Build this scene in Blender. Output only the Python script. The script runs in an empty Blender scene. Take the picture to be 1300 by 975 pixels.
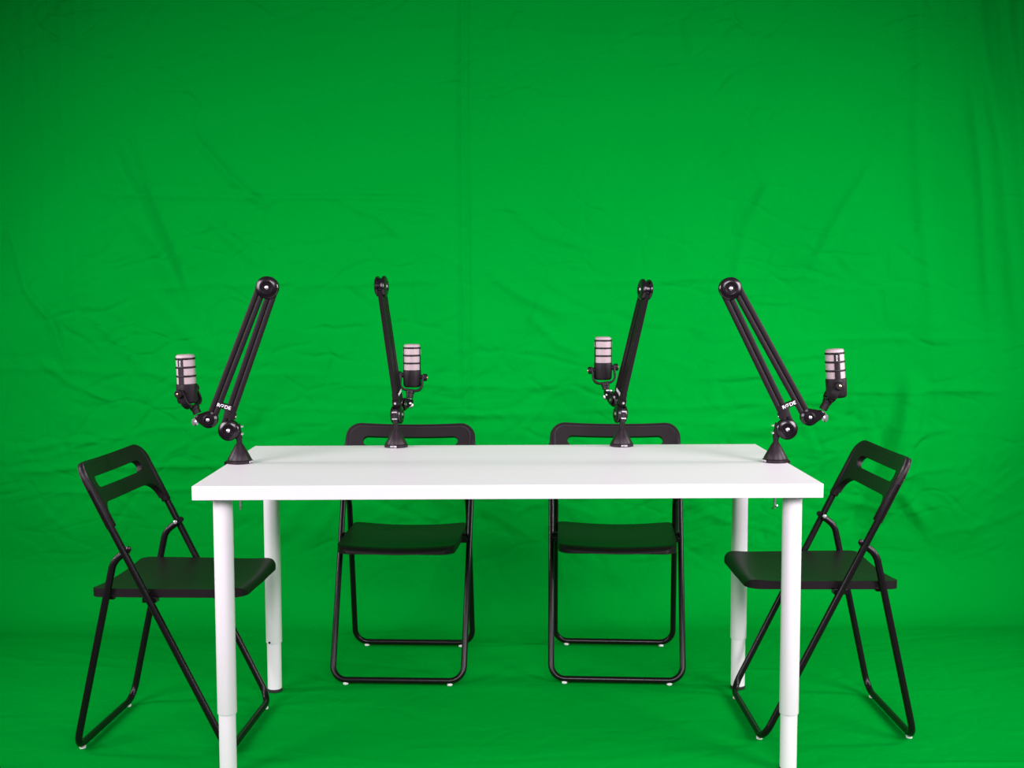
import bpy, bmesh, math, random
import numpy as np
from mathutils import Vector, Matrix
from math import sin, cos, pi, radians, sqrt

S = 0.01                      # everything below is written in centimetres
C = bpy.context.scene.collection
sc = bpy.context.scene

# ------------------------------------------------------------------ camera
PITCH, YAW = 0.0762, 0.0130
cam_d = bpy.data.cameras.new('camera')
cam = bpy.data.objects.new('camera', cam_d); C.objects.link(cam)
cam_d.sensor_width = 36.0
cam_d.lens = 1520.65 * 36.0 / 1300.0
cam_d.clip_start = 0.05; cam_d.clip_end = 60
fwd = Vector((sin(YAW)*cos(PITCH), cos(YAW)*cos(PITCH), -sin(PITCH)))
rgt = Vector((cos(YAW), -sin(YAW), 0))
upv = rgt.cross(fwd)
ROLL = 0.0021
r2 = rgt*cos(ROLL) + upv*sin(ROLL)*(-1)
u2 = r2.cross(fwd)
m = Matrix((r2, u2, -fwd)).transposed().to_4x4()
m.translation = Vector((-2.82, -318.98, 118.38))*S
cam.matrix_world = m
sc.camera = cam

# ------------------------------------------------------------------ light
w = bpy.data.worlds.new('studio_world'); sc.world = w; w.use_nodes = True
w.node_tree.nodes['Background'].inputs[0].default_value = (0.86, 0.80, 1.0, 1)
w.node_tree.nodes['Background'].inputs[1].default_value = 0.16

def area(name, loc, aim, sx, sy, power, color, spread=180):
    d = bpy.data.lights.new(name, 'AREA'); d.shape = 'RECTANGLE'
    d.size = sx*S; d.size_y = sy*S; d.energy = power; d.color = color; d.spread = radians(spread)
    o = bpy.data.objects.new(name, d); C.objects.link(o)
    o.location = Vector(loc)*S
    o.rotation_euler = (Vector(aim)-Vector(loc)).to_track_quat('-Z', 'Y').to_euler()
    return o

WARM = (1.0, 0.90, 0.97)
area('softbox_front_left', (-235, -180, 165), (-30, 95, 55), 120, 130, 15.5, WARM, 80)
area('softbox_front_right', (245, -180, 165), (70, 95, 55), 120, 130, 22, WARM, 80)
area('softbox_key', (25, -370, 228), (20, -10, 20), 170, 100, 19.5, WARM, 74)
area('softbox_overhead', (10, -90, 285), (15, -60, 0), 90, 60, 4.0, WARM, 100)
area('softbox_side_left', (-290, 4, 165), (0, 60, 75), 30, 120, 10, WARM, 90)
area('softbox_side_right', (290, 2, 165), (0, 60, 75), 30, 120, 12, WARM, 90)

vs = sc.view_settings
vs.view_transform = 'Standard'; vs.look = 'None'; vs.gamma = 1.0; vs.use_curve_mapping = False
vs.exposure = 0.0

# ------------------------------------------------------------------ materials
def mat(name, col, rough=0.5, metal=0.0, spec=0.5, noise=None, bump=None, coat=0.0, sheen=0.0):
    """noise=(scale, amount) varies the colour a little; bump=(scale, strength, dist)"""
    M = bpy.data.materials.new(name); M.use_nodes = True
    nt = M.node_tree; b = nt.nodes['Principled BSDF']
    b.inputs['Base Color'].default_value = (*col, 1)
    b.inputs['Roughness'].default_value = rough
    b.inputs['Metallic'].default_value = metal
    b.inputs['Specular IOR Level'].default_value = spec
    b.inputs['Coat Weight'].default_value = coat
    b.inputs['Sheen Weight'].default_value = sheen
    tc = nt.nodes.new('ShaderNodeTexCoord')
    if noise:
        n = nt.nodes.new('ShaderNodeTexNoise'); n.inputs['Scale'].default_value = noise[0]
        n.inputs['Detail'].default_value = 4
        nt.links.new(tc.outputs['Object'], n.inputs['Vector'])
        r = nt.nodes.new('ShaderNodeMapRange')
        r.inputs['To Min'].default_value = 1-noise[1]; r.inputs['To Max'].default_value = 1+noise[1]
        nt.links.new(n.outputs['Fac'], r.inputs['Value'])
        x = nt.nodes.new('ShaderNodeVectorMath'); x.operation = 'SCALE'
        x.inputs[0].default_value = col
        nt.links.new(r.outputs['Result'], x.inputs['Scale'])
        nt.links.new(x.outputs['Vector'], b.inputs['Base Color'])
    if bump:
        n = nt.nodes.new('ShaderNodeTexNoise'); n.inputs['Scale'].default_value = bump[0]
        n.inputs['Detail'].default_value = 3
        nt.links.new(tc.outputs['Object'], n.inputs['Vector'])
        bp = nt.nodes.new('ShaderNodeBump'); bp.inputs['Strength'].default_value = bump[1]
        bp.inputs['Distance'].default_value = bump[2]
        nt.links.new(n.outputs['Fac'], bp.inputs['Height'])
        nt.links.new(bp.outputs['Normal'], b.inputs['Normal'])
    return M

M_cloth = mat('green_muslin', (0.0, 0.30, 0.026), 0.95, spec=0.0, noise=(1.3, 0.04), bump=(900, 0.05, 0.0004))
M_table = mat('white_laminate', (0.81, 0.785, 0.805), 0.42, spec=0.35, noise=(3, 0.006))
M_leg = mat('white_powder_coat', (0.86, 0.835, 0.86), 0.35, spec=0.4, noise=(20, 0.01))
M_seat = mat('black_moulded_plastic', (0.008, 0.0045, 0.0065), 0.46, spec=0.26, noise=(40, 0.1), bump=(1400, 0.12, 0.0003))
M_tube = mat('black_lacquered_steel', (0.005, 0.003, 0.0045), 0.3, spec=0.3, noise=(30, 0.1))
M_arm = mat('black_painted_aluminium', (0.008, 0.0042, 0.0065), 0.48, spec=0.22, noise=(60, 0.1))
M_knob = mat('glossy_black_knob', (0.007, 0.004, 0.0065), 0.2, spec=0.5, noise=(60, 0.1))
M_cone = mat('satin_black_rubber', (0.014, 0.007, 0.011), 0.42, spec=0.3, noise=(60, 0.1))
M_chrome = mat('bright_steel', (0.86, 0.84, 0.86), 0.34, metal=1.0, noise=(80, 0.05))
M_brass = mat('brass_screw', (0.85, 0.55, 0.30), 0.3, metal=1.0, noise=(80, 0.05))
M_glide = mat('white_plastic_glide', (0.80, 0.82, 0.80), 0.4, noise=(60, 0.03))
M_pad = mat('dark_rubber_pad', (0.02, 0.02, 0.022), 0.7, noise=(60, 0.1))
M_print = mat('white_print', (0.86, 0.84, 0.88), 0.5, noise=(60, 0.02))
M_micbody = mat('black_mic_enamel', (0.008, 0.0045, 0.007), 0.45, spec=0.28, noise=(90, 0.1), bump=(1800, 0.1, 0.0002))
M_concrete = mat('grey_studio_floor', (0.14, 0.135, 0.13), 0.7, noise=(4, 0.2))
M_plaster = mat('grey_plaster', (0.16, 0.16, 0.165), 0.9, noise=(3, 0.08))

# crumple of the muslin: a net of fine sharp creases over a softer warped noise
nt = M_cloth.node_tree; b = nt.nodes['Principled BSDF']; N_ = nt.nodes.new; Lk = nt.links.new
tc = N_('ShaderNodeTexCoord'); old = b.inputs['Normal'].links[0].from_node; prev = old
no = N_('ShaderNodeTexNoise'); no.inputs['Scale'].default_value = 2.2; no.inputs['Detail'].default_value = 3
Lk(tc.outputs['Object'], no.inputs['Vector'])
sx_ = N_('ShaderNodeSeparateXYZ'); Lk(tc.outputs['Object'], sx_.inputs[0])
hz = N_('ShaderNodeValToRGB')                            # the cloth on the floor and high on the wall is pulled smoother
for e_, (p_, c_) in zip([hz.color_ramp.elements[0], hz.color_ramp.elements[1], hz.color_ramp.elements.new(.4), hz.color_ramp.elements.new(.75)], ((0, .18), (.08, 1.0), (.42, .75), (.66, .25))):
    e_.position = p_; e_.color = (c_, c_, c_, 1)
hs = N_('ShaderNodeMath'); hs.operation = 'MULTIPLY'; hs.inputs[1].default_value = .4; Lk(sx_.outputs['Z'], hs.inputs[0]); Lk(hs.outputs[0], hz.inputs['Fac'])
for rot, scl, dist, seed in ((28, (5.2, 5.2, 8.5), .0042, 0), (-38, (3.4, 3.4, 7.0), .0058, 5)):
    wm = N_('ShaderNodeVectorMath'); wm.operation = 'MULTIPLY_ADD'; wm.inputs[1].default_value = (.22, .22, .22)
    Lk(no.outputs['Color'], wm.inputs[0]); Lk(tc.outputs['Object'], wm.inputs[2])
    mp = N_('ShaderNodeMapping'); mp.inputs['Rotation'].default_value = (0, radians(rot), 0)
    mp.inputs['Scale'].default_value = scl; mp.inputs['Location'].default_value = (seed, seed, seed)
    Lk(wm.outputs[0], mp.inputs['Vector'])
    vo = N_('ShaderNodeTexVoronoi'); vo.feature = 'DISTANCE_TO_EDGE'; vo.inputs['Scale'].default_value = 1.0
    Lk(mp.outputs['Vector'], vo.inputs['Vector'])
    mr = N_('ShaderNodeMapRange'); mr.interpolation_type = 'SMOOTHSTEP'
    mr.inputs['From Min'].default_value = 0.0; mr.inputs['From Max'].default_value = .11
    Lk(vo.outputs['Distance'], mr.inputs['Value'])
    mk = N_('ShaderNodeTexNoise'); mk.inputs['Scale'].default_value = 3.1+seed*.2; mk.inputs['Detail'].default_value = 2
    Lk(tc.outputs['Object'], mk.inputs['Vector'])
    m2 = N_('ShaderNodeMapRange'); m2.inputs['From Min'].default_value = .42; m2.inputs['From Max'].default_value = .62
    Lk(mk.outputs['Fac'], m2.inputs['Value'])
    mu = N_('ShaderNodeMath'); mu.operation = 'MULTIPLY'
    Lk(mr.outputs['Result'], mu.inputs[0]); Lk(m2.outputs['Result'], mu.inputs[1])
    b2 = N_('ShaderNodeBump'); Lk(hz.outputs['Color'], b2.inputs['Strength']); b2.inputs['Distance'].default_value = dist
    Lk(mu.outputs[0], b2.inputs['Height']); Lk(prev.outputs['Normal'], b2.inputs['Normal']); prev = b2
nf = N_('ShaderNodeTexNoise'); nf.inputs['Scale'].default_value = 16; nf.inputs['Detail'].default_value = 5; nf.inputs['Distortion'].default_value = 1.2
Lk(tc.outputs['Object'], nf.inputs['Vector'])
b3 = N_('ShaderNodeBump'); b3.inputs['Strength'].default_value = .35; b3.inputs['Distance'].default_value = .006
Lk(nf.outputs['Fac'], b3.inputs['Height']); Lk(prev.outputs['Normal'], b3.inputs['Normal'])
Lk(b3.outputs['Normal'], b.inputs['Normal'])

# woven steel grille of the microphones: a fine checker weave
M_grille = mat('pale_grille_mesh', (0.60, 0.50, 0.51), 0.5, metal=0.1, spec=0.4)
nt = M_grille.node_tree; b = nt.nodes['Principled BSDF']
tc = nt.nodes.new('ShaderNodeTexCoord'); vo = nt.nodes.new('ShaderNodeTexVoronoi'); vo.inputs['Scale'].default_value = 900
cr = nt.nodes.new('ShaderNodeMapRange'); cr.inputs['From Min'].default_value = 0.0; cr.inputs['From Max'].default_value = 0.6
cr.inputs['To Min'].default_value = 0.78; cr.inputs['To Max'].default_value = 1.12
vm = nt.nodes.new('ShaderNodeVectorMath'); vm.operation = 'SCALE'; vm.inputs[0].default_value = (0.43, 0.35, 0.36)
nt.links.new(tc.outputs['Object'], vo.inputs['Vector']); nt.links.new(vo.outputs['Distance'], cr.inputs['Value'])
nt.links.new(cr.outputs['Result'], vm.inputs['Scale']); nt.links.new(vm.outputs['Vector'], b.inputs['Base Color'])

# ------------------------------------------------------------------ mesh helpers
class MB:
    """collects shapes (centimetres) and links them as one mesh object"""
    def __init__(s): s.v = []; s.f = []
    def add(s, vs_, fs):
        n = len(s.v); s.v += [Vector(v) for v in vs_]; s.f += [tuple(i+n for i in f) for f in fs]
    def grid(s, rows, close_u=False, cap=False):
        """rows of equal length -> quads; close_u joins last column to first"""
        n = len(rows[0]); k = len(rows); vs_ = [p for r in rows for p in r]; fs = []
        for j in range(k-1):
            for i in range(n if close_u else n-1):
                a = j*n+i; c = j*n+(i+1) % n
                fs.append((a, c, c+n, a+n))
        if cap:
            fs.append(tuple(range(n-1, -1, -1))); fs.append(tuple((k-1)*n+i for i in range(n)))
        s.add(vs_, fs)
    def sweep(s, path, prof, up=None):
        """prof = list of (a, b) offsets in the frame carried along the path"""
        P = [Vector(p) for p in path]; T = []
        for i in range(len(P)):
            t = (P[min(i+1, len(P)-1)] - P[max(i-1, 0)]).normalized(); T.append(t)
        N = Vector(up) if up else (Vector((0, 0, 1)) if abs(T[0].z) < .9 else Vector((1, 0, 0)))
        rows = []
        for p, t in zip(P, T):
            N = (N - t*N.dot(t)).normalized(); B = t.cross(N)
            rows.append([p + N*a + B*b_ for a, b_ in prof])
        s.grid(rows, True, True)
    def tube(s, path, r, n=16, up=None):
        s.sweep(path, [(r*cos(2*pi*i/n), r*sin(2*pi*i/n)) for i in range(n)], up)
    def bar(s, a, b_, w_, t_, up, bev=0.12):
        """rounded-rectangle bar from a to b; w_ across 'up x dir', t_ along up"""
        h, k = t_/2, w_/2; e = bev
        pr = [(h, k-e), (h-e*.3, k-e*.3), (h-e, k), (-h+e, k), (-h+e*.3, k-e*.3), (-h, k-e), (-h, -k+e), (-h+e*.3, -k+e*.3), (-h+e, -k), (h-e, -k), (h-e*.3, -k+e*.3), (h, -k+e)]
        s.sweep([a, b_], pr, up)
    def lathe(s, prof, M=None, n=32):
        """prof = list of (r, z) about the z axis, moved by matrix M"""
        M = M or Matrix.Identity(4); rows = []
        for r, z in prof:
            rows.append([M @ Vector((max(r, 1e-4)*cos(2*pi*i/n), max(r, 1e-4)*sin(2*pi*i/n), z)) for i in range(n)])
        s.grid(rows, True, True)
    def box(s, lo, hi, M=None):
        M = M or Matrix.Identity(4)
        vs_ = [M @ Vector((x, y, z)) for x in (lo[0], hi[0]) for y in (lo[1], hi[1]) for z in (lo[2], hi[2])]
        s.add(vs_, [(0, 1, 3, 2), (4, 6, 7, 5), (0, 4, 5, 1), (2, 3, 7, 6), (0, 2, 6, 4), (1, 5, 7, 3)])
    def build(s, name, material, parent=None, bevel=0, angle=35, seg=2, M=None):
        me = bpy.data.meshes.new(name)
        me.from_pydata([tuple((M @ v if M else v)*S) for v in s.v], [], s.f)
        bm = bmesh.new(); bm.from_mesh(me)
        bmesh.ops.remove_doubles(bm, verts=bm.verts, dist=0.00002)
        bmesh.ops.recalc_face_normals(bm, faces=bm.faces); bm.to_mesh(me); bm.free()
        me.polygons.foreach_set('use_smooth', [True]*len(me.polygons))
        me.set_sharp_from_angle(angle=radians(angle))
        me.materials.append(material)
        o = bpy.data.objects.new(name, me); C.objects.link(o)
        if parent: o.parent = parent
        if bevel:
            bv = o.modifiers.new('bevel', 'BEVEL'); bv.width = bevel*S; bv.segments = seg
            bv.limit_method = 'ANGLE'; bv.angle_limit = radians(40)
        return o

def fillet(pts, rad, n=7):
    """polyline with its inner corners rounded"""
    P = [Vector(p) for p in pts]; out = [P[0]]
    for i in range(1, len(P)-1):
        a = (P[i-1]-P[i]).normalized(); b_ = (P[i+1]-P[i]).normalized()
        r = rad[i-1] if isinstance(rad, (list, tuple)) else rad
        half = a.angle(b_)/2; d = min(r/math.tan(half), (P[i-1]-P[i]).length*.49, (P[i+1]-P[i]).length*.49)
        rr = d*math.tan(half)
        c = P[i] + (a+b_).normalized()*(rr/sin(half))
        s0 = P[i]+a*d-c; s1 = P[i]+b_*d-c; ang = s0.angle(s1)
        for k in range(n+1):
            t = k/n; out.append(c + (s0*sin((1-t)*ang)+s1*sin(t*ang))/sin(ang))
    out.append(P[-1]); return out

def thing(name, label, cat, loc=(0, 0, 0), rz=0, group=None):
    o = bpy.data.objects.new(name, None); C.objects.link(o); o.empty_display_size = .05
    o.location = Vector(loc)*S; o.rotation_euler = (0, 0, rz)
    o['label'] = label; o['category'] = cat
    if group: o['group'] = group
    return o

def axisM(c, d, up=(0, 0, 1)):
    """matrix whose z axis runs along d, at c"""
    z = Vector(d).normalized(); x = Vector(up).cross(z)
    if x.length < 1e-3: x = Vector((1, 0, 0)).cross(z)
    x.normalize(); y = z.cross(x)
    M = Matrix((x, y, z)).transposed().to_4x4(); M.translation = Vector(c); return M

# ------------------------------------------------------------------ the room behind the cloth
def struct(name, lo, hi, material):
    m_ = MB(); m_.box(lo, hi); o = m_.build(name, material); o['kind'] = 'structure'; return o
struct('floor', (-420, -460, -12), (420, 150, -1.0), M_concrete)
struct('wall_back', (-420, 130, -1.0), (420, 145, 330), M_plaster)

# ------------------------------------------------------------------ the green cloth: one sheet down the wall and over the floor
rng = np.random.default_rng(11)
WALL_Y, RAD, X0, X1, TOP, FRONT = 118.0, 24.0, -300.0, 300.0, 290.0, -62.0
arc = RAD*pi/2
L_floor = (WALL_Y-RAD)-FRONT
L_tot = L_floor + arc + (TOP-RAD)
dx_, dv_ = 0.9, 0.9
nx = int((X1-X0)/dx_)+1; nv = int(L_tot/dv_)+1
xs = np.linspace(X0, X1, nx); vv = np.linspace(0, L_tot, nv)
XX, VV = np.meshgrid(xs, vv)
H = np.zeros_like(XX)
def v_wall(z): return L_floor + arc + (z-RAD)
def v_floor(y): return y-FRONT
def ridge(pts, width, amp, sharp=1.0, asym=0.0):
    """a crease running through pts=(x, v), fading at its ends"""
    P = np.array(pts, float)
    seg = np.linalg.norm(np.diff(P, axis=0), axis=1); tot = seg.sum(); acc = 0
    lo = P.min(0)-4*width; hi = P.max(0)+4*width
    i0, i1 = np.searchsorted(xs, [lo[0], hi[0]]); j0, j1 = np.searchsorted(vv, [lo[1], hi[1]])
    if i1-i0 < 2 or j1-j0 < 2: return
    X_, V_ = XX[j0:j1, i0:i1], VV[j0:j1, i0:i1]
    best = np.full(X_.shape, 1e9); sg = np.zeros(X_.shape); par = np.zeros(X_.shape)
    for k in range(len(P)-1):
        d = P[k+1]-P[k]; l = seg[k]; t = np.clip(((X_-P[k, 0])*d[0]+(V_-P[k, 1])*d[1])/l**2, 0, 1)
        ex = X_-(P[k, 0]+t*d[0]); ev = V_-(P[k, 1]+t*d[1]); D = np.hypot(ex, ev)
        mk = D < best; best = np.where(mk, D, best); par = np.where(mk, (acc+t*l)/tot, par)
        sg = np.where(mk, np.sign(ex*d[1]-ev*d[0]), sg)
        acc += l
    fade = np.clip(np.sin(np.pi*np.clip(par, 0.0, 1))*2.2, 0, 1)**.8
    q = best/width
    base = np.exp(-(q**(1.3 if sharp > 1 else 2)))
    H[j0:j1, i0:i1] += amp*fade*base*(1+asym*sg*np.minimum(q, 1.5))
def wob(p0, p1, n, w_):
    p0 = np.array(p0, float); p1 = np.array(p1, float); t = np.linspace(0, 1, n)[:, None]
    nrm = np.array([-(p1-p0)[1], (p1-p0)[0]]); nrm /= np.linalg.norm(nrm)+1e-9
    off = np.cumsum(rng.normal(0, w_, n)); off -= np.linspace(off[0], off[-1], n)
    return (p0+(p1-p0)*t + nrm*off[:, None]).tolist()
# soft large undulation from summed waves
for k in range(26):
    lx = rng.uniform(26, 110); lv = rng.uniform(50, 220); ph = rng.uniform(0, 6.3, 2)
    H += 0.0030*lx*np.sin(XX*2*pi/lx*rng.choice([-1, 1])+VV*2*pi/lv+ph[0])*rng.uniform(.3, 1)*(0.35+0.65*np.clip(np.abs(XX)/170, 0, 1))
# hanging folds at the right and left edges
for (x, wd, am, lean) in [(148, 3.0, 1.6, 6), (161, 2.2, 2.0, 12), (168, 3.0, 2.6, 14), (178, 2.6, 2.4, 10), (188, 4, 3, 6), (200, 4, 3.4, 4), (214, 5, 4, 3), (232, 6, 4, 0), (254, 6, 4, 0), (276, 6, 4, 0)]:
    ridge(wob((x-lean*.4, v_wall(285)), (x+lean*1.6, v_wall(95)), 12, .8), wd, am*(.38 if x < 190 else .6), 1, .3)
for (x, wd, am, lean) in [(-171, .9, .2, 0), (-166, .7, .16, 0), (-158, .9, .2, 1), (-152, .7, .14, -1), (-146, 1.0, .12, 0), (-183, 1.5, .3, 0), (-196, 4, 2.2, 2), (-212, 5, 3, 3), (-234, 5, 3, 3), (-262, 6, 3, 0)]:
    ridge(wob((x, v_wall(250)), (x+lean, v_wall(38)), 14, .35), wd, am, 2)
# the stitched seam and the pressed fold lines of the packed cloth
ridge([(-14.4, v_wall(288)), (-14.6, v_wall(140)), (-13.9, v_wall(60)), (-13.2, v_wall(30)), (-13, v_floor(60)), (-14, v_floor(-60))], 1.1, 0.55, 2)
ridge([(-12.9, v_wall(288)), (-13.0, v_wall(140)), (-12.4, v_wall(62))], .7, -0.3, 2)
for (x0, z0, x1, z1, a) in [(-155, 155, -14, 152, .35), (-155, 158.5, -20, 154.5, -.2), (-14, 149, 150, 151, .12), (-140, 120.5, -14, 122, .28), (20, 121.5, 120, 124.5, .28), (-110, 186, 60, 189, .12), (-14, 213, 110, 209, .16), (-75, 210, -16, 213, .2),
                         (120, 82, 186, 82.5, .5), (100, 101, 186, 101, .22), (85, 68, 125, 74, .4), (92, 80, 136, 70, -.3), (-70, 86, 40, 84, .3), (-182, 53, -98, 56, .5), (-175, 46, -100, 47, .35), (-182, 60, -110, 71, .3), (66, 87, 118, 89, .22), (-40, 74, 150, 79, .25), (-110, 78, 190, 66, .2), (-190, 92, -60, 88, .2), (95, 40, 170, 55, .3), (60, 60, 150, 36, .3)]:
    ridge(wob((x0, v_wall(z0)), (x1, v_wall(z1)), 16, .35), 1.0, a*1.25, 2)
ridge([(128.5, v_wall(102)), (128.5, v_wall(64))], .7, .2, 2)
# long sagging drape folds
for pts, wd, am in [([(-143, 176), (-131, 152), (-121, 128), (-112, 105)], 3.0, .9), ([(-134, 178), (-124, 148), (-114, 120)], 1.2, -.45), ([(-150, 165), (-137, 150), (-126, 136)], 2.2, .35),
                    ([(-112, 176), (-98, 160), (-84, 148)], 1.3, .6), ([(-76, 187), (-69, 181), (-60, 166)], 1.2, .3), ([(-60, 152), (-45, 146), (-36, 138)], 1.1, .45), ([(-50, 150), (-36, 149), (-22, 147)], 1.0, .3), ([(-112, 150), (-100, 140), (-86, 128)], 2.0, .5),
                    ([(-180, 148), (-172, 120), (-163, 108), (-158, 88)], 1.2, .7), ([(-170, 96), (-158, 86), (-140, 78)], 1.2, .5), ([(-130, 122), (-115, 104), (-100, 92)], 3.0, .6), ([(-150, 112), (-132, 92), (-112, 84)], 1.8, .4),
                    ([(98, 160), (88, 140), (84, 118)], 2.4, .5), ([(136, 168), (122, 146), (112, 126)], 2.0, .45), ([(-8, 128), (6, 118), (24, 110)], 2.0, .5), ([(0, 152), (14, 140), (34, 134)], 1.8, .35),
                    ([(8, 112), (20, 100), (30, 96)], 1.6, .4), ([(150, 90), (146, 60), (140, 40), (134, 24)], 3.2, 1.5), ([(154, 88), (150, 62), (147, 44), (158, 30)], 2.4, 1.0), ([(142, 70), (136, 50), (128, 30)], 2.0, -.8)]:
    ridge([(x, v_wall(z)) for x, z in pts], wd, am, 1, .25)
# crumpled diagonal creases behind the chairs and low on the wall
for k in range(480):
    x = rng.uniform(-190, 190); z = rng.uniform(16, 70) if k < 190 else rng.uniform(60, 150)
    l = rng.uniform(6, 34); side = -1 if x < 0 else 1
    a = rng.normal(side*0.45, 0.6) if rng.random() < .75 else rng.uniform(-1.5, 1.5)
    am = rng.uniform(.06, .26)*(1.3 if k < 190 else .55)*rng.choice([1, 1, -1])
    ridge(wob((x, v_wall(z)), (x+l*cos(a), v_wall(z)-side*0+l*sin(a)), 6, .5), rng.uniform(.55, 1.2), am, 2)
for k in range(90):                                    # broader dents low down
    x = rng.uniform(-120, 130); z = rng.uniform(20, 75); l = rng.uniform(14, 40); a = rng.normal(0.3, .5)
    ridge(wob((x, v_wall(z)), (x+l*cos(a), v_wall(z)+l*sin(a)), 6, .8), rng.uniform(2.0, 4.2), rng.uniform(.08, .3)*rng.choice([1, -1]), 1, .3)
# floor: gentle ripples, a ridge behind the table and a hem at the front
HF = H.copy(); H[:] = 0
for k in range(110):
    x = rng.uniform(-200, 200); y = rng.uniform(-50, 112); l = rng.uniform(12, 70); a = rng.normal(0, .3)
    ridge(wob((x, v_floor(y)), (x+l*cos(a), v_floor(y)+l*sin(a)), 7, .6), rng.uniform(.9, 2.6), rng.uniform(.05, .22)*rng.choice([1, 1, -1]), 2)
ridge([(-22, v_floor(50)), (5, v_floor(50.5)), (14, v_floor(48)), (26, v_floor(40))], 1.2, .5, 2)
ridge([(40, v_floor(58)), (64, v_floor(50)), (90, v_floor(46))], 1.2, .35, 2)
ridge([(88, v_floor(-27)), (120, v_floor(-28)), (190, v_floor(-27)), (280, v_floor(-26))], 1.0, .7, 2)
ridge([(-70, v_floor(25)), (-52, v_floor(33)), (-36, v_floor(48))], 1.4, .3, 2)
HR = H.copy()
wall_w = np.clip((VV-(L_floor-14))/(arc+26), 0, 1); wall_w = wall_w*wall_w*(3-2*wall_w)
HH = HF*wall_w + np.clip(HR, -0.15, 1.2)*(1-wall_w) + 0.2*(1-wall_w)
# positions
th = np.clip((VV-L_floor)/RAD, 0, pi/2)
# the chair feet and table legs press the cloth flat
foot = np.zeros_like(XX); FY = FRONT+VV
for fx, fy, fr in ((-89, .9, 31), (85.6, 5.6, 31), (-31.9, 54.6, 31), (34.7, 54, 31), (-69, 31, 5), (69, 31, 5), (-69, -31, 5), (69, -31, 5)):
    foot = np.maximum(foot, np.clip((fr+8-np.hypot(XX-fx, FY-fy))/8, 0, 1))
HH = np.where(VV < L_floor, HH*(1-foot)+np.clip(HH, 0, .22)*foot, HH)
HH = HH + 0.85*HF*wall_w
Y_ = np.where(VV < L_floor, FRONT+VV, WALL_Y-RAD+RAD*np.sin(th))
Z_ = np.where(VV < L_floor, 0, RAD-RAD*np.cos(th)) + np.clip(VV-L_floor-arc, 0, None)
Y_ = Y_ - HH*np.sin(th); Z_ = Z_ + HH*np.cos(th)-0.15
co = np.stack([XX, Y_, Z_], -1).reshape(-1, 3)*S
idx = np.arange(nx*nv).reshape(nv, nx)
q = np.stack([idx[:-1, :-1], idx[:-1, 1:], idx[1:, 1:], idx[1:, :-1]], -1).reshape(-1, 4)
me = bpy.data.meshes.new('backdrop_cloth')
me.vertices.add(len(co)); me.vertices.foreach_set('co', co.astype(np.float32).ravel())
me.loops.add(q.size); me.loops.foreach_set('vertex_index', q.ravel().astype(np.int32))
me.polygons.add(len(q)); me.polygons.foreach_set('loop_start', (np.arange(len(q))*4).astype(np.int32))
me.polygons.foreach_set('use_smooth', np.ones(len(q), dtype=bool))
me.update(calc_edges=True); me.validate(); me.materials.append(M_cloth)
cloth = bpy.data.objects.new('backdrop_cloth', me); C.objects.link(cloth)
cloth['label'] = 'wrinkled bright green cloth hanging behind the table and spread over the floor'
cloth['category'] = 'backdrop'

# ------------------------------------------------------------------ table
TH = 72.85
t = thing('table', 'long white rectangular table on four round telescopic legs', 'table')
m_ = MB(); m_.box((-75, -37.5, TH-3.4), (75, 37.5, TH)); m_.build('tabletop', M_table, t, bevel=.14)
for sx, sy, zj in ((-1, -1, 15.7), (1, -1, 14.75), (-1, 1, 14.95), (1, 1, 15.4)):
    x, y = sx*(75-5.85), sy*(37.5-6.44)
    m_ = MB()
    m_.lathe([(2.3, zj), (2.36, zj+.15), (2.36, TH-3.9)], Matrix.Translation((x, y, 0)), 40)
    m_.lathe([(4.6, TH-3.9), (4.6, TH-3.42), (2.3, TH-3.42)], Matrix.Translation((x, y, 0)), 40)
    leg = m_.build('leg', M_leg, t)
    m_ = MB(); m_.lathe([(1.9, 1.0), (2.08, 1.1), (2.08, zj+3)], Matrix.Translation((x, y, 0)), 40)
    m_.build('lower_tube', M_leg, leg)
    m_ = MB(); m_.lathe([(2.1, .15), (2.2, .3), (2.2, .9), (1.9, 1.25)], Matrix.Translation((x, y, 0)), 40)
    m_.build('foot_pad', M_pad, leg)
    if sx < 0 and sy > 0:
        m_ = MB(); m_.lathe([(0.33, 0), (0.33, .2), (.1, .3)], axisM((x-.9, y-2.1, zj+.45), (-.3, -1, 0)), 12)
        m_.build('set_screw', M_pad, leg)

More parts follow.
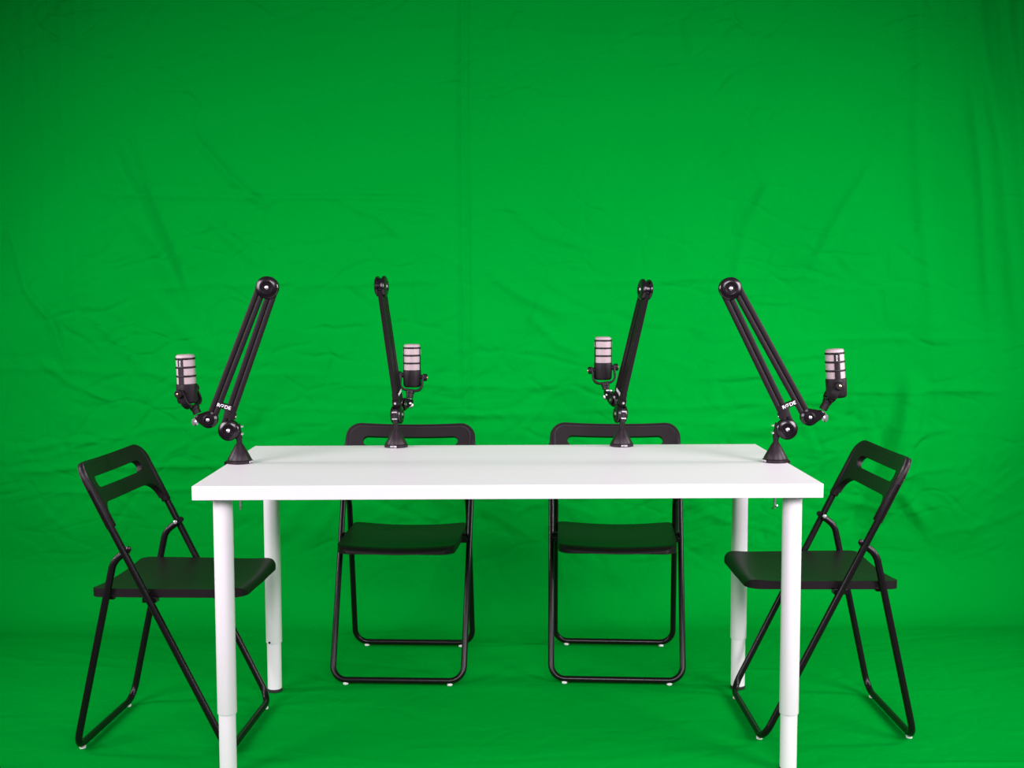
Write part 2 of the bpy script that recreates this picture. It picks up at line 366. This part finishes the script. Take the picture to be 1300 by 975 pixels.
# ------------------------------------------------------------------ folding chairs
def lt_y(z): return 18.9 - (z-1.6)/2.01           # side profile of the long (front) tube
def make_chair(label, loc, rz):
    t = thing('folding_chair', label, 'chair', loc, rz, 'black folding chairs around the white table')
    # local +x = the way the sitter faces, y = across, z = up
    TR = .92
    zt = 69.0
    p = [(lt_y(zt), -20.7, zt), (lt_y(1.45), -19.9, 1.45), (lt_y(1.45), 19.9, 1.45), (lt_y(zt), 20.7, zt)]
    m_ = MB(); m_.tube(fillet(p, 4.4, 9), TR, 16, up=(1, 0, 0)); ff = m_.build('front_leg_frame', M_tube, t)
    piv = (lt_y(53.2), 53.2)
    def side(s):
        return [(piv[0]+.6, s*19.2, piv[1]+.1), (-10.0, s*19.25, 50.4), (-20.9, s*19.7, 1.45)]
    a, b_ = side(-1), side(1)
    p = a + b_[::-1]
    m_ = MB(); m_.tube(fillet(p, [5.5, 4.4, 4.4, 5.5], 9), TR, 16, up=(0, 0, 1))
    rf = m_.build('rear_leg_frame', M_tube, t)
    for par, x in ((ff, lt_y(1.45)), (rf, -20.9)):
        for s in (-1, 1):
            m_ = MB(); m_.lathe([(.75, .1), (.85, .2), (.85, .7), (.6, .95)], Matrix.Translation((x, s*15.8, 0)), 16)
            m_.build('glide', M_glide, par)
    for s in (-1, 1):                                   # pivot bolts and their black outer caps
        c = Vector((piv[0], s*19.2, piv[1]))
        m_ = MB(); m_.lathe([(.62, 0), (.62, .18), (.35, .38)], axisM(c+Vector((0, -s*.85, 0)), (0, -s, 0)), 16)
        m_.build('pivot_bolt', M_chrome, t)
        m_ = MB(); m_.lathe([(.8, -.3), (.8, .35), (.4, .6)], axisM(c+Vector((1.0, s*.9, .5)), (0, s, 0)), 14)
        m_.build('bolt_cap', M_tube, t)
        # brackets carrying the seat on both tubes
        m_ = MB()
        m_.box((-2.6, min(s*17.2, s*19.9), 39.9), (1.0, max(s*17.2, s*19.9), 41.4))
        m_.lathe([(.5, 0), (.5, 1.6)], axisM((lt_y(42.2), s*18.2, 42.1), (0, s, 0)), 12)
        m_.build('seat_bracket', M_tube, t, bevel=.15)
        m_ = MB()
        m_.box((-12.6, min(s*17.0, s*18.6), 40.3), (-10.4, max(s*17.0, s*18.6), 41.4))
        m_.build('seat_bracket', M_tube, t, bevel=.15)
    # ---- seat
    rows_t, rows_b = [], []
    ny, nx_ = 34, 36
    X0_, X1_ = -16.6, 23.2
    def hw(x):
        f = (x-X0_)/(X1_-X0_); h = 18.5 - 1.0*f**2
        for e, r in ((x-X0_, 2.6), (X1_-x, 4.2)):
            if e < r: h -= r-sqrt(max(r*r-(r-e)**2, 0))
        return h
    def ttop(x, f):
        z = 43.15 - 1.05*(1-f*f)*1.0
        z += .35*math.exp(-((x-X1_+2.5)/3.2)**2)
        e = X1_-x
        if e < 2.4: z -= 1.5*(1-sqrt(max(0, 1-((2.4-e)/2.4)**2)))
        return z
    xs_ = [X0_+(X1_-X0_)*(.5-.5*cos(pi*j/nx_)) for j in range(nx_+1)]
    for x in xs_:
        h = hw(x); rt, rb = [], []
        for i in range(ny+1):
            f = sin(pi/2*(-1+2*i/ny)); yy = h*f
            rt.append((x, yy, ttop(x, f*h/18.5))); rb.append((x, yy, 40.9))
        rows_t.append(rt); rows_b.append(rb)
    m_ = MB(); m_.grid(rows_t); m_.grid(rows_b)
    ring_t = [r[-1] for r in rows_t]; ring_b = [r[-1] for r in rows_b]; m_.grid([ring_t, ring_b])
    ring_t = [r[0] for r in rows_t]; ring_b = [r[0] for r in rows_b]; m_.grid([ring_t, ring_b])
    m_.grid([rows_t[0], rows_b[0]]); m_.grid([rows_t[-1], rows_b[-1]])
    m_.build('seat', M_seat, t, bevel=.42, seg=3, angle=50)
    # ---- backrest: bowed panel with a grip slot, sleeves over the tubes
    HB, IN, TT, SC, SR, SL = 21.0, 18.9, 18.4, 13.9, 1.65, 12.3      # half width, inner, top, slot centre half, slot radius, slot height (along the tube)
    AR, RA = 6.6, 5.2                                               # arch height and corner radius
    def top(s):
        a = abs(s); r = 5.0
        return TT if a < HB-r else TT-r+sqrt(max(r*r-(a-HB+r)**2, 0))
    def slot(s):
        a = abs(s)
        if a >= SC+SR: return 0
        return SR if a <= SC else sqrt(SR*SR-(a-SC)**2)
    def bot(s):
        a = abs(s)
        if a <= IN-RA: return AR + .0
        if a >= IN: return AR-RA
        return AR-RA+sqrt(max(RA*RA-(a-IN+RA)**2, 0))
    cols = sorted(set([round(x, 4) for sgn in (-1, 1) for x in
        [sgn*k*SC/14 for k in range(15)] + [sgn*(SC+SR*sin(pi/2*k/6)) for k in range(7)] + [sgn*(IN-RA+RA*sin(pi/2*k/8)) for k in range(9)]
        + [sgn*(HB-5+5*sin(pi/2*k/8)) for k in range(9)] + [sgn*IN]]))
    dv = Vector((-1, 0, 2.01)).normalized(); org = Vector((lt_y(59.2), 0, 59.2)); nrm = Vector((2.01, 0, 1)).normalized()
    def P3(s, tt, side_):
        # bowed backwards in the middle, a little more towards the top
        bow = -2.1*(1-(s/HB)**2)*(0.75+.25*tt/TT)
        th_ = .75 + .25*(abs(s)/HB)**4
        return org + dv*tt + nrm*(bow + side_*th_) + Vector((0, s, 0))
    m_ = MB()
    for sd in (-1, 1):
        for lo, hi, k in ((lambda s: SL+slot(s), top, 4), (bot, lambda s: SL-slot(s), 4)):
            m_.grid([[P3(s, lo(s)+(hi(s)-lo(s))*j/k, sd) for s in cols] for j in range(k+1)])
    def wall_(line):
        m_.grid([[P3(s, t_, -1) for s, t_ in line], [P3(s, t_, 1) for s, t_ in line]])
    wall_([(s, top(s)) for s in cols])
    wall_([(s, SL+slot(s)) for s in cols if abs(s) <= SC+SR+1e-3]); wall_([(s, SL-slot(s)) for s in cols if abs(s) <= SC+SR+1e-3])
    wall_([(s, bot(s)) for s in cols])
    wall_([(HB, AR-RA), (HB, SL), (HB, TT-5)]); wall_([(-HB, AR-RA), (-HB, SL), (-HB, TT-5)])
    # rolled rim: over both tubes and round the top
    rim = [(-1, 0, 1.14), (-1, .15, 1.28), (-1, 6, 1.28), (-1, TT-6, 1.12)]
    pts = [(-20.2, 0, 1.12), (-20.2, .14, 1.26), (-20.2, 6, 1.26), (-20.2, 11, 1.15)]
    for k in range(9):
        q_ = pi - pi/2*k/8; pts.append((-16.2+4.0*cos(q_), TT-4.85+4.0*sin(q_), 1.05-.12*k/8))
    for s0 in (-12, -8, -4, 0): pts.append((s0, TT-.85, .9))
    pts = pts + [(-a_, b__, c_) for a_, b__, c_ in pts[::-1][1:]]
    rings = []; n_ = 18; cen = [P3(s0, tt, 0) if tt > 11.5 else (org + dv*tt + Vector((0, s0, 0))) for s0, tt, _ in pts]
    for i, (s0, tt, rr) in enumerate(pts):
        tg = (cen[min(i+1, len(cen)-1)]-cen[max(i-1, 0)]).normalized(); nn = (nrm-tg*nrm.dot(tg)).normalized(); bb = tg.cross(nn)
        rings.append([cen[i] + nn*rr*cos(2*pi*j/n_) + bb*rr*sin(2*pi*j/n_) for j in range(n_)])
    m_.grid(rings, True, True)
    for s in ():
        a0 = org + Vector((0, s*20.45, 0)); n_ = 18
        rings = []
        for tt, rr in ((0, 1.12), (.12, 1.25), (6, 1.28), (12, 1.2), (TT-4.2, 1.05), (TT-2.8, .7), (TT-2.3, .3)):
            c = a0 + dv*tt + Vector((0, -s*(0.0 if tt < 12 else (tt-12)*.22), 0))
            rings.append([c + nrm*rr*1.0*cos(2*pi*i/n_) + Vector((0, rr*sin(2*pi*i/n_), 0)) for i in range(n_)])
        m_.grid(rings, True, True)
    m_.build('backrest', M_seat, t, bevel=.22, seg=2, angle=45)
    return t
make_chair('black folding chair at the left end of the table, behind the front left leg', (-89.0, .9, .1), radians(-4.0))
make_chair('black folding chair at the right end of the table, behind the front right leg', (85.6, 5.6, .1), radians(180.0))
make_chair('black folding chair behind the long back edge, left of centre, facing the camera', (-31.9, 54.6, .1), radians(-93.2))
make_chair('black folding chair behind the long back edge, right of centre, facing the camera', (34.7, 54.0, .1), radians(-94.2))

# ------------------------------------------------------------------ lettering
def text_mesh(name, txt, height, M, parent, material=M_print, stretch=1.0):
    cu = bpy.data.curves.new(name, 'FONT'); cu.body = txt; cu.size = 1; cu.align_x = 'CENTER'; cu.align_y = 'CENTER'
    cu.extrude = .02; cu.offset = .02
    tmp = bpy.data.objects.new(name+'_tmp', cu); C.objects.link(tmp)
    dg = bpy.context.evaluated_depsgraph_get(); dg.update()
    me = bpy.data.meshes.new_from_object(tmp.evaluated_get(dg)); bpy.data.objects.remove(tmp); bpy.data.curves.remove(cu)
    k = height/.72
    for v in me.vertices:
        c = Vector((v.co.x*k*stretch, v.co.y*k, v.co.z*k)); v.co = (M @ c)*S
    me.name = name; me.materials.clear(); me.materials.append(material)
    o = bpy.data.objects.new(name, me); C.objects.link(o); o.parent = parent; return o

def frameM(c, x, y):
    x = Vector(x).normalized(); y = Vector(y); y = (y-x*y.dot(x)).normalized(); z = x.cross(y)
    M = Matrix((x, y, z)).transposed().to_4x4(); M.translation = Vector(c); return M

# ------------------------------------------------------------------ boom arms
KNOB = lambda R_, h: [(R_*.97, 0), (R_, .15), (R_, h*.45), (R_*.93, h*.68), (R_*.75, h*.9), (R_*.56, h), (R_*.48, h*.97), (R_*.42, h*.72), (0, h*.66)]
def make_arm(label, loc, rz, ws, D1, E, D2, K, front_text=False, handle=0, lean_w=0):
    """local x = towards the elbow, z up; ws = side (sign of local y) of the big knobs"""
    t = thing('boom_arm', label, 'microphone arm', loc, rz, 'black boom arms clamped along the table edges')
    Wv = Vector((0, ws, 0))
    v = lambda u, z, w_=0: Vector((u, ws*w_, z))
    n0 = len(bpy.data.objects)
    # base cone with rim, post
    m_ = MB(); m_.lathe([(3.35, 0.02), (3.5, .15), (3.5, .75), (3.2, .95), (3.2, 1.15), (2.15, 3.1), (1.1, 4.95), (.85, 5.25), (0, 5.3)], None, 40)
    base = m_.build('base_cone', M_cone, t)
    # text on the rim facing the camera side (world -y)
    inv = Matrix.Rotation(-rz, 4, 'Z')
    if front_text:
        a_ = radians(front_text)
        M = inv @ frameM((3.55*cos(a_), 3.55*sin(a_), .47), (-sin(a_), cos(a_), 0), (0, 0, 1))
        text_mesh('lettering', 'RØDE', .5, M, base)
    # C clamp: plate over the edge, spine outside, jaw and screw below
    ed = (inv @ Vector((*handle, 0, 0))) if False else None
    ox, oy, dist = handle                               # outward direction (world) and distance from the cone centre to the edge
    F = inv @ frameM((0, 0, 0), (ox, oy, 0), (0, 0, 1)) # columns: out, up, side
    m_ = MB()
    def bx(o0, o1, z0, z1, h): m_.box((o0, z0, -h), (o1, z1, h), F)
    bx(2.6, dist+.65, 0.03, .5, 1.5)
    bx(dist+.12, dist+.65, -6.2, .5, 1.5)
    bx(-1.2, dist+.65, -6.6, -6.1, 1.3)
    m_.build('clamp_bracket', M_arm, t, bevel=.1)
    m_ = MB(); Tz = inv @ Matrix.Translation((ox*0.0, oy*0.0, 0))
    m_.lathe([(1.3, -3.95), (1.3, -3.5), (.4, -3.45)], None, 20)
    m_.lathe([(.36, -12.6), (.42, -12.4), (.42, -3.6), (.2, -3.5)], None, 14)
    m_.tube([inv @ Vector((-.5, 1.4, -12.9)), inv @ Vector((.35, -1.4, -11.6))], .2, 10)
    m_.build('clamp_screw', M_chrome, t)
    # post with its two small bright bolts
    D1v = v(*D1)
    m_ = MB(); m_.tube([(0, 0, 5.1), (0, 0, D1[1]-.9)], .78, 16)
    m_.bar((0, 0, D1[1]-2.4), (D1[0]*.25, 0, D1[1]+1.6), 1.7, 1.5, (0, 1, 0), .3)
    m_.build('post', M_arm, t)
    for dz in (-1.0, 1.0):
        m_ = MB(); m_.tube([(.9, -.75, D1[1]+dz), (.9, .75, D1[1]+dz)], .27, 10); m_.build('bolt', M_chrome, t)
    Ev, D2v, Kv = v(*E), v(*D2), v(*K)
    def joint(c, R_, parts, back=True, sc_=.52):
        m_ = MB()
        m_.lathe([(R_*.8, -.75), (R_*.8, .75)], axisM(c, Wv), 28)
        for sg, RR in ((1, R_),) + (((-1, R_*.98),) if back else ()):
            m_.lathe([(a, b_) for a, b_ in KNOB(RR, 1.15)], axisM(c+Wv*sg*.62, Wv*sg), 40)
        j = m_.build('joint_knob', M_knob, t, angle=25)
        for sg in ((1, -1) if back else (1,)):
            q_ = MB(); q_.lathe([(sc_, 0), (sc_, .28), (sc_*.6, .42), (0, .42)], axisM(c+Wv*sg*(.62+.75), Wv*sg), 16)
            q_.build('screw', M_chrome, j)
        return j
    joint(D1v, 2.8, 0); joint(Ev, 3.0, 0)
    # the two pairs of parallel tubes
    def pair(a, b_, name):
        d = (b_-a).normalized(); n_ = Wv.cross(d)
        m_ = MB()
        for s_ in (-1, 1):
            m_.bar(a+n_*s_*.74, b_+n_*s_*.74, 1.26, 1.3, (0, 1, 0), .18)
        m_.bar(a+d*.5, b_-d*.5, .5, .5, (0, 1, 0), .1)
        return m_.build(name, M_arm, t), d, n_
    d = (Ev-D1v).normalized(); out = Vector((d.z, 0, -d.x))
    if out.x < 0: out = -out                            # towards the outside of the elbow (away from the mic)
    lo, dl, nl = pair(D1v + d*1.2 - out*1.15, Ev + out*1.5 - d*.4, 'lower_arm')
    d2 = (D2v-Ev).normalized()
    up, du, nu = pair(Ev - out*1.5 + d2*.4, D2v + out*.35 - d2*1.4, 'upper_arm')
    # collar block on the foot of the lower arm, label collar bridging the two arms
    c0 = D1v + d*3.9 - out*.85
    m_ = MB(); m_.bar(c0-d*.8, c0+d*.8, 3.1, 1.9, (0, 1, 0), .2); cb = m_.build('end_block', M_arm, t)
    m_ = MB(); m_.lathe([(.35, 0), (.35, .2), (0, .2)], axisM(c0+out*1.5, out), 12); m_.build('screw', M_chrome, cb)
    c1 = D1v + d*5.6 - out*1.15
    across = (-out + Vector((0, 0, 0))).normalized()
    m_ = MB(); m_.bar(c1 - d*1.0, c1 + d*1.0, 2.9, 1.75, (0, 1, 0), .2)
    tip = c1 + across*3.3
    m_.bar(c1 + d*.25, tip + d*.25, 1.55, 1.35, (0, 1, 0), .2)
    col = m_.build('label_collar', M_arm, t)
    for sg in (1, -1):
        cc = c1 + across*1.7 + d*.25 + Wv*sg*.93
        zz = Wv*sg; yy = d; xx = yy.cross(zz)
        text_mesh('lettering', 'RØDE', .92, frameM(cc, xx, yy), col, stretch=1.12)
    # forearm joint: tapered cheek from the second knob to the swivel
    m_ = MB()
    dk = (Kv-D2v); L_ = dk.length; dk.normalize(); nk = Wv.cross(dk)
    for sg in (1, -1):
        R_ = 2.3; outl = [D2v + (dk*cos(a)+nk*sin(a))*R_ for a in [radians(55+ (250*i)/24) for i in range(25)]]
        outl += [Kv + (dk*cos(a)+nk*sin(a))*1.05 for a in [radians(-70+140*i/8) for i in range(9)]]
        inner = [p_+Wv*sg*.35 for p_ in outl]; mid = [p_+Wv*sg*.95 for p_ in outl]
        cen = D2v + dk*.6
        topr = [cen+(p_-cen)*.8+Wv*sg*1.35 for p_ in outl]
        m_.grid([inner, mid, topr], True, True)
        m_.lathe([(1.5, 0), (1.45, .3), (1.0, .36), (.95, .1), (0, .1)], axisM(D2v+Wv*sg*1.3, Wv*sg), 28)
    m_.lathe([(.9, -.9), (.9, .9)], axisM(D2v, Wv), 20)
    fj = m_.build('forearm_joint', M_knob, t, angle=25)
    for sg in (1, -1):
        q_ = MB(); q_.lathe([(.45, 0), (.45, .25), (0, .35)], axisM(D2v+Wv*sg*1.42, Wv*sg), 16); q_.build('screw', M_chrome, fj)
    # bright swivel washer and wing screw
    m_ = MB()
    tilt = Vector((-sin(radians(20)), 0, cos(radians(20))))
    m_.lathe([(1.15, -.9), (1.25, -.7), (1.25, -.45), (.7, -.3), (.7, .3), (1.2, .5), (1.2, .8), (.8, .95)], axisM(Kv, tilt), 24)
    wc = Kv + Vector((-.7, 0, -1.0))
    m_.lathe([(.6, 0), (1.05, .3), (1.1, .8), (.9, 1.1), (0, 1.15)], axisM(wc, Vector((-.8, ws*.8, -.1))), 20)
    m_.build('swivel_screw', M_chrome, t)
    if lean_w:                                           # the whole arm sags a little sideways above its cone
        c_ = Vector((0, 0, 5.2))*S; L = Matrix.Translation(c_) @ Matrix.Rotation(radians(lean_w)*ws, 4, 'X') @ Matrix.Translation(-c_)
        def under(o):
            for ch in o.children: yield ch; yield from under(ch)
        for o in list(under(t)):
            if o.type == 'MESH' and not o.name.startswith(('base_cone', 'clamp')) and not (o.parent and o.parent.name.startswith('base_cone')):
                o.data.transform(L)
    return t

# ------------------------------------------------------------------ microphones
def make_mic(label, arm_loc, rz, ws, J, K, az, lean):
    """J = body pivot and K = swivel in the arm's own frame; az = world azimuth of the yoke's axle; lean = tilt of the body"""
    R_ = Matrix.Rotation(rz, 3, 'Z'); A0 = Vector(arm_loc)
    Jw = A0 + R_ @ Vector((J[0], J[2]*ws if len(J) > 2 else 0, J[1])); Kw = A0 + R_ @ Vector((K[0], K[2]*ws if len(K) > 2 else 0, K[1]))
    t = thing('microphone', label, 'microphone', Jw, 0, 'broadcast microphones on the boom arms')
    a = Vector((cos(az), sin(az), 0)); d = (Jw-Kw).normalized()
    a = (a-d*a.dot(d)); a.normalize()
    ln = R_ @ Vector((1, 0, 0))
    Bz = (Vector((0, 0, 1)) + ln*lean).normalized(); Bx = a - Bz*a.dot(Bz); Bx.normalize()
    Mb = frameM((0, 0, 0), Bx, Bz.cross(Bx))
    m_ = MB(); m_.lathe([(0, -3.3), (2.2, -3.3), (2.5, -3.05), (2.68, -2.6), (2.78, 1.2), (2.74, 1.8), (2.4, 1.95)], Mb, 40)
    m_.build('body', M_micbody, t, angle=50)
    m_ = MB(); m_.lathe([(2.46, 1.7), (2.46, 9.0), (2.4, 9.4), (2.15, 9.68), (1.7, 9.78), (0, 9.8)], Mb, 40)
    m_.build('grille', M_grille, t, angle=60)
    m_ = MB()
    for z in (4.0, 6.35, 8.65):
        m_.lathe([(2.44, z-.27), (2.64, z-.24), (2.7, z), (2.64, z+.24), (2.44, z+.27)], Mb, 40)
    cg = None
    for s_ in (1, -1):                                   # the two broad uprights of the cage
        rows = []
        for z in (1.7, 3, 5, 7, 8.7):
            inn = [Mb @ Vector((s_*2.44*cos(q_), 2.44*sin(q_), z)) for q_ in [radians(-17+34*i/8) for i in range(9)]]
            ou = [Mb @ Vector((s_*2.63*cos(q_), 2.63*sin(q_), z)) for q_ in [radians(17-34*i/8) for i in range(9)]]
            rows.append(inn+ou)
        m_.grid(rows, True, True)
    cg = m_.build('cage', M_micbody, t)
    for s_ in (1, -1):
        text_mesh('lettering', 'RØDE', .42, Mb @ frameM((s_*2.64, 0, 7.45), (0, 0, 1), (0, -s_, 0)), cg, stretch=1.0)
    # yoke
    dn = -d
    pth = [a*3.35 - dn*.6, a*3.35 + dn*4.4, -a*3.35 + dn*4.4, -a*3.35 - dn*.6]
    sidev = a.cross(dn)
    m_ = MB()
    pr = [(x_, y_) for x_, y_ in [(1.1, .15), (1.0, .3), (-1.0, .3), (-1.1, .15), (-1.1, -.15), (-1.0, -.3), (1.0, -.3), (1.1, -.15)]]
    m_.sweep(fillet(pth, 2.0, 8), pr, sidev)
    yk = m_.build('yoke', M_micbody, t)
    for s_ in (1, -1):
        m_ = MB(); m_.lathe([(1.0, 0), (1.1, .1), (1.1, 1.15), (.95, 1.3), (0, 1.3)], axisM(a*s_*3.3, a*s_), 20)
        m_.lathe([(.75, 0), (.75, .9)], axisM(a*s_*2.6, a*s_), 16)
        kb = m_.build('yoke_knob', M_micbody, yk)
        m_ = MB(); m_.lathe([(.36, 0), (.36, .2), (0, .3)], axisM(a*s_*4.6, a*s_), 14); m_.build('screw', M_brass, kb)
    L_ = (Kw-Jw).length
    m_ = MB(); m_.lathe([(1.2, 0), (1.3, .1), (1.3, .9), (1.1, 1.0), (1.1, L_-4.4-1.3)], axisM(dn*4.4, dn), 24)
    m_.build('mounting_stub', M_micbody, t)
    return t

arms = [
    # label part, base, heading, side, D1, E, D2, K, J, az, lean
    dict(arm='black boom arm clamped at the left end of the table, leaning right', mic='silver and black microphone on the arm at the left end of the table',
         loc=(-71.9, 1.4), rz=0.0, ws=-1, D1=(-2.6, 8.9), E=(8.3, 47.0), D2=(-7.9, 11.8), K=(-10.5, 12.2), J=(-13.7, 19.5), az=radians(-111), lean=-.03, hd=(-1, 0, 3.1), txt=-20),
    dict(arm='black boom arm clamped at the right end of the table, leaning left', mic='silver and black microphone on the arm at the right end of the table',
         loc=(72.1, -.5), rz=pi, ws=1, D1=(-2.8, 8.9), E=(12.8, 46.5), D2=(-8.8, 12.1), K=(-11.9, 12.9), J=(-16.0, 20.6), az=radians(-94), lean=.07, hd=(1, 0, 2.9), txt=200),
    dict(arm='narrow edge-on boom arm standing in front of the left back chair', mic='microphone turned sideways in front of the left back chair',
         loc=(-32.6, 33.9), rz=math.atan2(-.988, -.156), ws=1, lw=2.0, D1=(-2.2, 9.4), E=(9.8, 47.4), D2=(-7.6, 11.9), K=(-10.4, 12.4, 1.6), J=(-12.2, 20.2, 2.2), az=0.0, lean=0, hd=(0, 1, 3.6), txt=-98),
    dict(arm='narrow edge-on boom arm standing in front of the right back chair', mic='microphone turned sideways in front of the right back chair, raised highest',
         loc=(34.3, 33.9), rz=math.atan2(-.974, .225), ws=-1, lw=4.0, D1=(-2.2, 9.4), E=(11.5, 46.4), D2=(-7.8, 13.0), K=(-10.2, 14.8, 1.4), J=(-11.9, 22.3, 2.0), az=pi, lean=0, hd=(0, 1, 3.6), txt=-83),
]
for A in arms:
    loc = (A['loc'][0], A['loc'][1], TH)
    make_arm(A['arm'], loc, A['rz'], A['ws'], A['D1'], A['E'], A['D2'], A['K'], A['txt'], A['hd'], A.get('lw', 0))
    make_mic(A['mic'], loc, A['rz'], A['ws'], A['J'], A['K'], A['az'], A['lean'])
